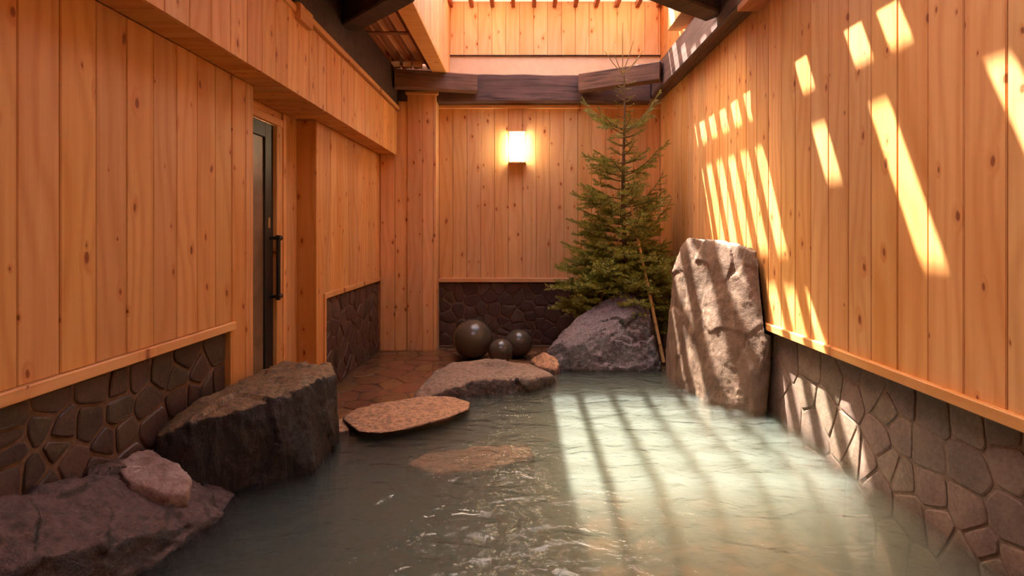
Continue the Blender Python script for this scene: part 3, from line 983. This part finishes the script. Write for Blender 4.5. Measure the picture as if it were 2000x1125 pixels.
wf = link('water_film', mesh_from([(x, y, ZF + 0.012) for x, y in FILM], [tuple(range(len(FILM)))], 'film'), M['film'])
tag(wf, 'thin clear water lying over the flagstone floor', 'water', kind='stuff')

# ------------------------------------------------------------------ rocks
def at(px, py, Y):
    return Vector(((px - 1020) * Y / F, Y, HC - (py - 455) * Y / F))

def rock(name, pts, mat, label, voxel=0.014, amp=0.02, ridge=0.012, fine=0.004, sharp=0.0, seed=0, streak=(1, 1, 1), cut=None, parent=None, bev=0.0):
    bm = bmesh.new()
    for p in pts: bm.verts.new(p)
    res = bmesh.ops.convex_hull(bm, input=bm.verts)
    junk = [g for g in res['geom_interior'] if isinstance(g, bmesh.types.BMVert)]
    bmesh.ops.delete(bm, geom=junk, context='VERTS')
    bmesh.ops.recalc_face_normals(bm, faces=bm.faces)
    me = bpy.data.meshes.new(name); bm.to_mesh(me); bm.free()
    tmp = bpy.data.objects.new('tmp_rock', me); COL.objects.link(tmp)
    md = tmp.modifiers.new('r', 'REMESH'); md.mode = 'VOXEL'; md.voxel_size = voxel
    sm = tmp.modifiers.new('s', 'SMOOTH'); sm.iterations = 1; sm.factor = 0.5
    dg = bpy.context.evaluated_depsgraph_get()
    me2 = bpy.data.meshes.new_from_object(tmp.evaluated_get(dg))
    bpy.data.objects.remove(tmp)
    n = len(me2.vertices)
    co = np.empty(n * 3); me2.vertices.foreach_get('co', co); co = co.reshape(-1, 3)
    no = np.empty(n * 3); me2.vertices.foreach_get('normal', no); no = no.reshape(-1, 3)
    c = co.mean(0)
    out = co.copy()
    so = Vector((seed * 7.1, seed * 3.7, seed * 1.9))
    st = Vector(streak)
    for i in range(n):
        p = Vector(co[i]); q = Vector((p.x * st.x, p.y * st.y, p.z * st.z)) + so
        d = noise.noise(q * 2.3) * amp
        # stepped cleavage: a few flat levels with sharp breaks between them
        w = q * 3.1 + noise.noise_vector(q * 4.0) * 0.35
        cell = noise.cell(w) if False else noise.voronoi(w)[1][0]
        d += noise.noise(cell * 9.7) * ridge * 1.5
        d += (noise.ridged_multi_fractal(q * 5.0, 0.9, 2.1, 5, 1.0, 2.0) - 1.0) * ridge * 0.45
        d += noise.noise(q * 30) * fine + noise.noise(q * 70) * fine * 0.6
        out[i] = co[i] + no[i] * d
    if cut: out = cut(out)
    me2.vertices.foreach_set('co', (out - c).ravel())
    me2.polygons.foreach_set('use_smooth', [True] * len(me2.polygons))
    me2.update()
    me2.materials.clear()
    o = link(name, me2, mat)
    o.location = Vector(c)
    if parent is not None:
        setp(o, parent)
    elif label:
        tag(o, label, 'rock')
    return o

def clampx(lo, hi):
    def f(a):
        a[:, 0] = np.clip(a[:, 0], lo, hi); return a
    return f

# near left rock with pale crust
P1 = [at(-40, 1000, 1.52), at(0, 985, 1.62), at(140, 938, 1.87), at(240, 900, 2.10), at(300, 885, 2.26),
      at(-40, 1085, 1.42), at(100, 1066, 1.62), at(150, 1000, 1.77), at(264, 982, 1.95), at(345, 975, 2.02), at(385, 960, 2.12),
      (-1.36, 1.55, 0.20), (-1.48, 1.20, 0.24), (-1.60, 1.15, 0.3)]
P1 = [Vector(p) for p in P1]
base = [(-1.60, 1.15), (-1.46, 1.15), (-1.44, 1.62), (-1.44, 1.88), (-1.30, 1.98), (-1.205, 2.12), (-1.25, 2.32), (-1.60, 2.36)]
P1 += [Vector((x, y, 0.0)) for x, y in base] + [Vector((x + (0.12 if x > -1.5 else 0), y, -0.5)) for x, y in base]
r1 = rock('boulder', P1, M['rock_a'], 'low purple-brown boulder at the lower left with a pale crust on its shoulder', 0.011, 0.03, 0.026, 0.004, seed=1, cut=clampx(-1.607, 9))
crust = [at(232, 905, 2.06), at(262, 882, 2.14), at(300, 876, 2.22), at(340, 903, 2.18), at(370, 938, 2.11), at(365, 968, 2.03), at(330, 975, 1.99),
         at(255, 955, 1.98), at(235, 930, 2.0)]
crust = [c + Vector((0, 0, 0.014)) for c in crust] + [c - Vector((0, 0, 0.045)) for c in crust]
rock('pale_crust', crust, M['rock_pale'], None, 0.009, 0.010, 0.014, 0.004, seed=5, parent=r1)

# large dark block
P2 = [at(303, 853, 2.235), at(395, 818, 2.31), at(480, 800, 2.40), at(598, 748, 2.62), at(652, 735, 2.95), at(640, 716, 3.10), at(560, 710, 3.13), at(500, 727, 3.08),
      (-1.57, 2.62, 0.33), (-1.58, 2.24, 0.24)]
P2 = [Vector(p) for p in P2]
base = [(-1.60, 2.24), (-1.37, 2.27), (-1.18, 2.39), (-0.99, 2.53), (-0.985, 2.72), (-1.045, 3.0), (-1.12, 3.12), (-1.60, 3.05)]
P2 += [Vector((x, y, 0.0)) for x, y in base] + [Vector((x * 0.98, y, -0.5)) for x, y in base]
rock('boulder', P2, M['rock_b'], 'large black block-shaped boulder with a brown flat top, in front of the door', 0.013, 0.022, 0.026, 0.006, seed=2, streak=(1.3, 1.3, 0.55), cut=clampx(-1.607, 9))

# flat tan rock
top3 = [(670, 818), (700, 800), (745, 794), (800, 783), (845, 772), (885, 775), (918, 786), (916, 800), (870, 818), (795, 838), (742, 847), (700, 843)]
def on_z(px, py, z):
    Y = (HC - z) * F / (py - 455)
    return Vector(((px - 1020) * Y / F, Y, z))
P3 = [on_z(a, b, 0.035) for a, b in top3] + [on_z(a, b + 6, -0.06) for a, b in top3] + [on_z(a, b, -0.30) for a, b in top3]
rock('flat_rock', P3, M['rock_c'], 'flat tan rock lying level with the water beside the black block', 0.011, 0.012, 0.012, 0.004, seed=3)

# pale speckled rock
top4 = [(808, 770, .0), (818, 758, .03), (850, 728, .06), (882, 713, .06), (960, 706, .055), (1030, 712, .05), (1078, 735, .045), (1040, 742, .07), (985, 738, .09), (930, 742, .10), (880, 752, .07)]
P4 = [on_z(a, b, z) for a, b, z in top4]
bot4 = [(806, 786), (868, 776), (1000, 773), (1085, 748), (1040, 715), (900, 716), (850, 735)]
P4 += [on_z(a, b, -0.02) for a, b in bot4] + [on_z(a, b, -0.4) + Vector((0, 0, 0)) for a, b in ()]
P4 += [on_z(a, b, -0.02) + Vector((0, 0, -0.32)) for a, b in bot4]
rock('flat_rock', P4, M['rock_d'], 'low speckled grey and pink rock in front of the stone balls', 0.011, 0.014, 0.020, 0.005, seed=4)
P = [on_z(1036, 704, .03), on_z(1060, 690, .10), on_z(1080, 688, .10), on_z(1092, 712, .06), on_z(1085, 724, .02), on_z(1050, 716, .02)]
P += [p - Vector((0, 0, 0.3)) for p in P]
rock('small_rock', P, M['rock_c'], 'small reddish rock between the speckled rock and the violet boulder', 0.010, 0.012, 0.012, 0.004, seed=14)

# violet boulder under the tree
P5 = [at(1088, 655, 4.72), at(1120, 628, 4.80), at(1160, 600, 4.92), at(1195, 583, 4.98), at(1216, 568, 4.98), at(1240, 576, 4.95), at(1270, 606, 4.75),
      at(1225, 617, 4.62), at(1190, 655, 4.50), at(1150, 671, 4.47), at(1108, 680, 4.47), at(1095, 668, 4.55), at(1060, 692, 4.6), at(1270, 640, 4.6)]
base = [(0.14, 4.55), (0.30, 4.40), (0.6, 4.35), (1.0, 4.36), (1.17, 4.42), (1.16, 4.9), (0.9, 5.0), (0.3, 4.9)]
P5 += [Vector((x, y, 0.0)) for x, y in base] + [Vector((x, y, -0.5)) for x, y in base]
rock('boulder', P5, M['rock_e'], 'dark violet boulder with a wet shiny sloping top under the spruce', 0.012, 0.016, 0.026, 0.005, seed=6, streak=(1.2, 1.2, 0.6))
P = [at(1186, 596, 4.86), at(1217, 574, 4.92), at(1242, 588, 4.86), at(1228, 606, 4.74), at(1192, 609, 4.76)]
P += [p - Vector((0, -0.03, 0.07)) for p in P]

# standing slab
P6 = [at(1328, 478, 4.05), at(1343, 462, 3.98), at(1400, 470, 3.78), at(1440, 476, 3.62), at(1478, 492, 3.48), at(1495, 540, 3.42), at(1503, 600, 3.38),
      at(1506, 640, 3.34), at(1312, 525, 4.12), at(1306, 620, 4.18), (1.56, 3.9, 1.05), (1.56, 4.05, 0.98), (1.56, 3.45, 0.95), (1.50, 4.2, 0.7)]
P6 = [Vector(p) for p in P6]
base = [(1.175, 4.30), (1.180, 3.97), (1.285, 3.56), (1.465, 3.345), (1.53, 3.36), (1.585, 3.45), (1.585, 4.3)]
P6 += [Vector((x, y, 0.0)) for x, y in base] + [Vector((x, y, -0.5)) for x, y in base]
def cut6(a):
    z = a[:, 2]; lim = np.where(z > 0.50, 1.543, 1.588)
    a[:, 0] = np.minimum(a[:, 0], lim); return a
rock('standing_slab', P6, M['rock_f'], 'tall upright grey-brown slab leaning on the right wall with sun stripes', 0.013, 0.018, 0.007, 0.0015, seed=8, cut=cut6)

# slab under water
P = [on_z(795, 905, -.12), on_z(830, 885, -.12), on_z(920, 872, -.12), on_z(1030, 868, -.12), on_z(1045, 890, -.12), on_z(960, 915, -.13), on_z(850, 925, -.13)]
P += [p - Vector((0, 0, 0.5)) for p in P]
rock('sunken_step', P, M['rock_c'], 'submerged tan stone step just under the water in mid pool', 0.014, 0.012, 0.01, 0.003, seed=9)
P = [on_z(640, 828, .015), on_z(676, 812, .015), on_z(682, 838, .015), on_z(645, 846, .01)]
P += [p - Vector((0, 0, 0.4)) for p in P]
rock('small_rock', P, M['rock_c'], 'small wet sill stone between the black block and the flat tan rock', 0.010, 0.008, 0.008, 0.003, seed=10)

# ------------------------------------------------------------------ stone balls
def ball(px, py, d_px, Y, label, seed):
    r = d_px / 2 * Y / F
    c = at(px, py, Y)
    c.z = ZF + 0.004 + r
    bm = bmesh.new()
    bmesh.ops.create_uvsphere(bm, u_segments=64, v_segments=40, radius=r)
    me = bpy.data.meshes.new('ball'); bm.to_mesh(me); bm.free()
    me.polygons.foreach_set('use_smooth', [True] * len(me.polygons))
    o = link('stone_ball', me, M['ball'])
    o.location = c
    tag(o, label, 'stone ball')
ball(924, 664, 77, 5.44, 'largest polished dark stone ball, at the left of the three', 1)
ball(978, 687, 49, 5.24, 'smallest polished dark stone ball, in front of the other two', 2)
ball(1013, 671, 54, 5.52, 'middle-sized polished dark stone ball, at the right of the three', 3)

# ------------------------------------------------------------------ wall lamp
lp = empty('wall_lamp', (-0.058, 6.0, 1.93))
tag(lp, 'glowing white box-shaped wall lamp high on the far wall', 'lamp')
v, f = [], []
nseg, nh = 10, 10
for j in range(nh + 1):
    tz = j / nh
    z = -0.165 + 0.33 * tz
    wz = 0.083 + 0.010 * math.sin(math.pi * min(1, tz * 1.1))
    for i in range(nseg + 1):
        u = -1 + 2 * i / nseg
        v.append((u * wz, -0.10 * (1 - 0.25 * u * u) , z))
for j in range(nh):
    for i in range(nseg):
        a = j * (nseg + 1) + i
        f.append((a, a + 1, a + nseg + 2, a + nseg + 1))
b0 = len(v)
for j in range(nh + 1):
    a = j * (nseg + 1)
    v.append((v[a][0], -0.012, v[a][2])); v.append((v[a + nseg][0], -0.012, v[a][2]))
for j in range(nh):
    a = j * (nseg + 1); q = b0 + 2 * j
    f.append((q, a, a + nseg + 1, q + 2)); f.append((a + nseg, q + 1, q + 3, a + 2 * nseg + 1))
o = link('lamp_shade', mesh_from([(x - 0.058, y + 6.0, z + 2.107) for x, y, z in v], f, 'shade', True), M['lamp'], lp)
piece('lamp_base', (-0.158, 5.888, 1.918), (0.042, 5.998, 1.936), M['trim'], lp, 'x', 'y', 0.003)
piece('lamp_top', (-0.150, 5.895, 2.275), (0.034, 5.998, 2.287), M['trim'], lp, 'x', 'y', 0.003)
piece('back_plate', (-0.148, 5.985, 1.94), (0.032, 5.999, 2.275), M['trim'], lp, 'z', 'x', 0.002)
for dx in (-0.045, 0.0, 0.045):
    piece('lamp_slat', (-0.058 + dx - 0.004, 5.889, 1.936), (-0.058 + dx + 0.004, 5.895, 2.275), M['trim'], lp, 'z', 'x', 0.001)

# ------------------------------------------------------------------ spruce
TY = 5.30
tb = Vector((1.04, TY, ZF))
tree = empty('spruce_tree', tb)
tag(tree, 'slender young green spruce standing in the far right corner behind the violet boulder', 'tree')
def tpt(z):
    s = (z - ZF) / 3.0
    return Vector((1.045 - 0.035 * s + 0.012 * math.sin(z * 3.1), TY + 0.02 * math.sin(z * 2), z))
def tube(verts, faces, pts, radii, seg=6):
    b = len(verts)
    for i, p in enumerate(pts):
        d = (pts[min(i + 1, len(pts) - 1)] - pts[max(i - 1, 0)]).normalized()
        X = d.orthogonal().normalized(); Y = d.cross(X)
        for k in range(seg):
            a = 2 * math.pi * k / seg
            verts.append(p + (X * math.cos(a) + Y * math.sin(a)) * radii[i])
    for i in range(len(pts) - 1):
        for k in range(seg):
            k2 = (k + 1) % seg
            faces.append((b + i * seg + k, b + i * seg + k2, b + (i + 1) * seg + k2, b + (i + 1) * seg + k))
v, f = [], []
zs = np.linspace(ZF, 2.72, 26)
tube(v, f, [tpt(z) for z in zs], [0.034 * (1 - (z - ZF) / 3.1) + 0.004 for z in zs], 8)
o = link('trunk', mesh_from([q - tb for q in v], f, 'trunk', True), M['bark']); o.location = tb; setp(o, tree)
TR = random.Random(77)
XLIM, YLIM = 1.545, 5.965
def needles(nv, nf, pts, dens, ln, wd):
    for i in range(len(pts) - 1):
        a, b = pts[i], pts[i + 1]
        L = (b - a).length
        if L < 1e-5: continue
        d = (b - a) / L
        X = d.orthogonal().normalized(); Y = d.cross(X)
        for _ in range(int(L * dens + TR.random())):
            t = TR.random(); ang = TR.uniform(0, 2 * math.pi)
            rad = X * math.cos(ang) + Y * math.sin(ang)
            if rad.z < -0.3 and TR.random() < 0.5: rad.z = -rad.z
            dirn = (rad * 0.85 + d * 0.75 + Vector((0, 0, 0.15))).normalized()
            p = a + (b - a) * t
            l = ln * TR.uniform(0.7, 1.2)
            s = dirn.cross(Vector((TR.uniform(-1, 1), TR.uniform(-1, 1), TR.uniform(-1, 1)))).normalized() * wd
            q = len(nv)
            m = p + dirn * l * 0.45
            nv += [p, m + s, p + dirn * l, m - s]
            nf.append((q, q + 1, q + 2, q + 3))
def branch(z, az, length, rise, droop=0.0, dens=330, ln=0.020, twig=1.0, name='branch', base_r=0.006):
    wv, wfc, nv, nf = [], [], [], []
    p0 = tpt(z)
    dr_ = Vector((math.cos(az), math.sin(az), 0))
    N_ = 9
    pts = []
    for i in range(N_ + 1):
        t = i / N_
        q = p0 + dr_ * (length * t) + Vector((0, 0, length * (rise * t * t + droop * t)))
        q += Vector((noise.noise(q * 5 + Vector((z * 9, 0, 0))), noise.noise(q * 5 + Vector((0, z * 9, 3))), noise.noise(q * 6 + Vector((5, z, 0))))) * 0.03 * t
        pts.append(q)
    # keep clear of the two walls
    for q in pts:
        q.x = min(q.x, XLIM - 0.03); q.y = min(q.y, YLIM - 0.03)
    tube(wv, wfc, pts, [base_r * (1 - 0.8 * i / N_) + 0.0008 for i in range(N_ + 1)], 5)
    needles(nv, nf, pts[2:] if length > 0.2 else pts, dens * 1.3, ln, 0.0026)
    side = dr_.cross(Vector((0, 0, 1)))
    nt = int(length / 0.032 * twig)
    for k in range(nt):
        t = 0.22 + 0.74 * (k + TR.random() * 0.6) / max(nt, 1)
        if t > 0.97: continue
        fi = t * N_; i0 = min(int(fi), N_ - 1)
        p = pts[i0].lerp(pts[i0 + 1], fi - i0)
        sgn = 1 if k % 2 else -1
        tl = length * 0.42 * (1.05 - t) * TR.uniform(0.6, 1.25) + 0.045
        td = (dr_ * TR.uniform(0.5, 0.95) + side * sgn * TR.uniform(0.6, 1.0) + Vector((0, 0, TR.uniform(-0.15, 0.35)))).normalized()
        tp = [p + td * tl * s + Vector((0, 0, 0.10 * tl * s * s)) for s in (0, 0.33, 0.66, 1.0)]
        for q in tp: q.x = min(q.x, XLIM - 0.01); q.y = min(q.y, YLIM - 0.01)
        tube(wv, wfc, tp, [0.002, 0.0017, 0.0013, 0.0008], 3)
        needles(nv, nf, tp, dens * 1.3, ln, 0.0026)
        if tl > 0.10:
            for m in range(int(tl / 0.035)):
                s = 0.3 + 0.65 * TR.random()
                pp = p + td * tl * s
                sd = (td + td.cross(Vector((0, 0, 1))) * TR.choice((-1, 1)) * 0.9 + Vector((0, 0, TR.uniform(-.1, .3)))).normalized()
                e = pp + sd * tl * 0.35
                e.x = min(e.x, XLIM); e.y = min(e.y, YLIM)
                needles(nv, nf, [pp, e], dens * 1.3, ln, 0.0026)
    nb = len(wv)
    verts = [q - p0 for q in wv] + [q - p0 for q in nv]
    faces = wfc + [tuple(i + nb for i in t) for t in nf]
    me = mesh_from(verts, faces, name)
    me.materials.append(M['bark']); me.materials.append(M['needle'])
    mi = [0] * len(wfc) + [1] * len(nf)
    me.polygons.foreach_set('material_index', mi)
    o = link(name, me); o.location = p0; setp(o, tree)
    return o
def zpy(py): return HC - (py - 455) * TY / F
mpx = TY / F
PI = math.pi
# leader shoots
def shoot(p0, p1, dens):
    wv, wfc, nv, nf = [], [], [], []
    mid = (p0 + p1) / 2 + Vector((0, 0, -0.015))
    pts = [p0, p0.lerp(mid, .5), mid, mid.lerp(p1, .5), p1]
    tube(wv, wfc, pts, [0.006, 0.005, 0.0045, 0.004, 0.0025], 5)
    needles(nv, nf, pts, dens, 0.011, 0.0013)
    nb = len(wv)
    me = mesh_from([q - p0 for q in wv] + [q - p0 for q in nv], wfc + [tuple(i + nb for i in t) for t in nf], 'shoot')
    me.materials.append(M['shoot']); me.materials.append(M['needle'])
    me.polygons.foreach_set('material_index', [0] * len(wfc) + [1] * len(nf))
    o = link('leader_shoot', me); o.location = p0; setp(o, tree)
nd = at(1216, 140, TY)
for px, py, dy in ((1216, 44, 0), (1236, 82, -.03), (1181, 98, 0.02), (1198, 108, -.04), (1258, 98, .03), (1247, 116, -.05)):
    shoot(nd + Vector((0, 0, -0.02)), at(px, py, TY) + Vector((0, dy, 0)), 260)
shoot(tpt(2.70), nd, 260)
# short tufts under the leader
for i in range(20):
    z = zpy(152 + i * 4.4)
    branch(z, TR.uniform(0, 2 * PI) if i % 3 else (0 if i % 2 else PI), 0.085 + 0.02 * TR.random(), 0.35, -0.1, 420, 0.012, 0.0, 'branchlet', 0.003)
# named whorls seen in outline: (pixel row of the origin, tip x, tip y)
main = [(262, 1140, 188), (258, 1286, 180), (256, 1165, 215), (262, 1272, 205), (330, 1137, 305), (345, 1300, 275), (345, 1150, 330), (408, 1112, 378),
        (420, 1304, 335), (400, 1130, 362), (455, 1108, 425), (480, 1307, 392), (470, 1120, 455), (520, 1095, 470), (540, 1303, 470), (560, 1066, 560),
        (590, 1075, 610), (545, 1080, 520), (600, 1300, 560)]
for py0, px1, py1 in main:
    z = zpy(py0); p0 = tpt(z)
    dx = (px1 - 1020) * mpx - p0.x
    dz = zpy(py1) - z
    L = abs(dx)
    az = (0 if dx > 0 else PI) + TR.uniform(-0.35, 0.35)
    L2 = L / max(0.5, abs(math.cos(az)))
    branch(z, az, L2, dz / L2 * 0.6, dz / L2 * 0.4, 360, 0.021, 1.0)
prof = [(245, 52), (285, 30), (300, 34), (330, 70), (362, 58), (400, 88), (440, 92), (480, 104), (520, 125), (560, 145), (620, 140), (655, 95)]
py = 252
while py < 655:
    r = np.interp(py, [a for a, _ in prof], [b for _, b in prof]) * mpx
    k = 3 if py < 400 else (5 if py < 480 else 7)
    a0 = TR.uniform(0, 2 * PI)
    for i in range(k):
        az = a0 + i * 2 * PI / k + TR.uniform(-.3, .3)
        L = r * TR.uniform(0.7, 1.05)
        if math.cos(az) > 0.2: L = min(L, 0.46 / math.cos(az))
        if math.sin(az) > 0.2: L = min(L, 0.58 / math.sin(az))
        branch(zpy(py), az, L, 0.35 if py < 480 else 0.25, 0.05 if py < 480 else -0.05, 350 if py < 480 else 420, 0.021, 1.0)
    py += 17 if py < 480 else 13

# bamboo stakes
def stake(a, b, r, label):
    root = empty('bamboo_stake', a)
    tag(root, label, 'stake')
    cyl('cane', a, b, r, M['bamboo'], root, 12, r * 0.7)
    d = (b - a)
    for i in range(1, 9):
        t = i / 9 + R.uniform(-.015, .015)
        p = a + d * t
        cyl('cane_node', p - d.normalized() * 0.005, p + d.normalized() * 0.005, r * (1.22 - 0.3 * t), M['node'], root, 12)
stake(on_z(1296, 708, 0.02) * 1.0 if False else at(1296, 708, 4.62), at(1232, 400, 5.22), 0.017, 'bamboo stake leaning from the right of the violet boulder up to the trunk')
stake(at(1170, 600, 5.12), at(1214, 452, 5.27), 0.013, 'shorter bamboo stake half hidden in the left side of the spruce')

bpy.context.view_layer.update()
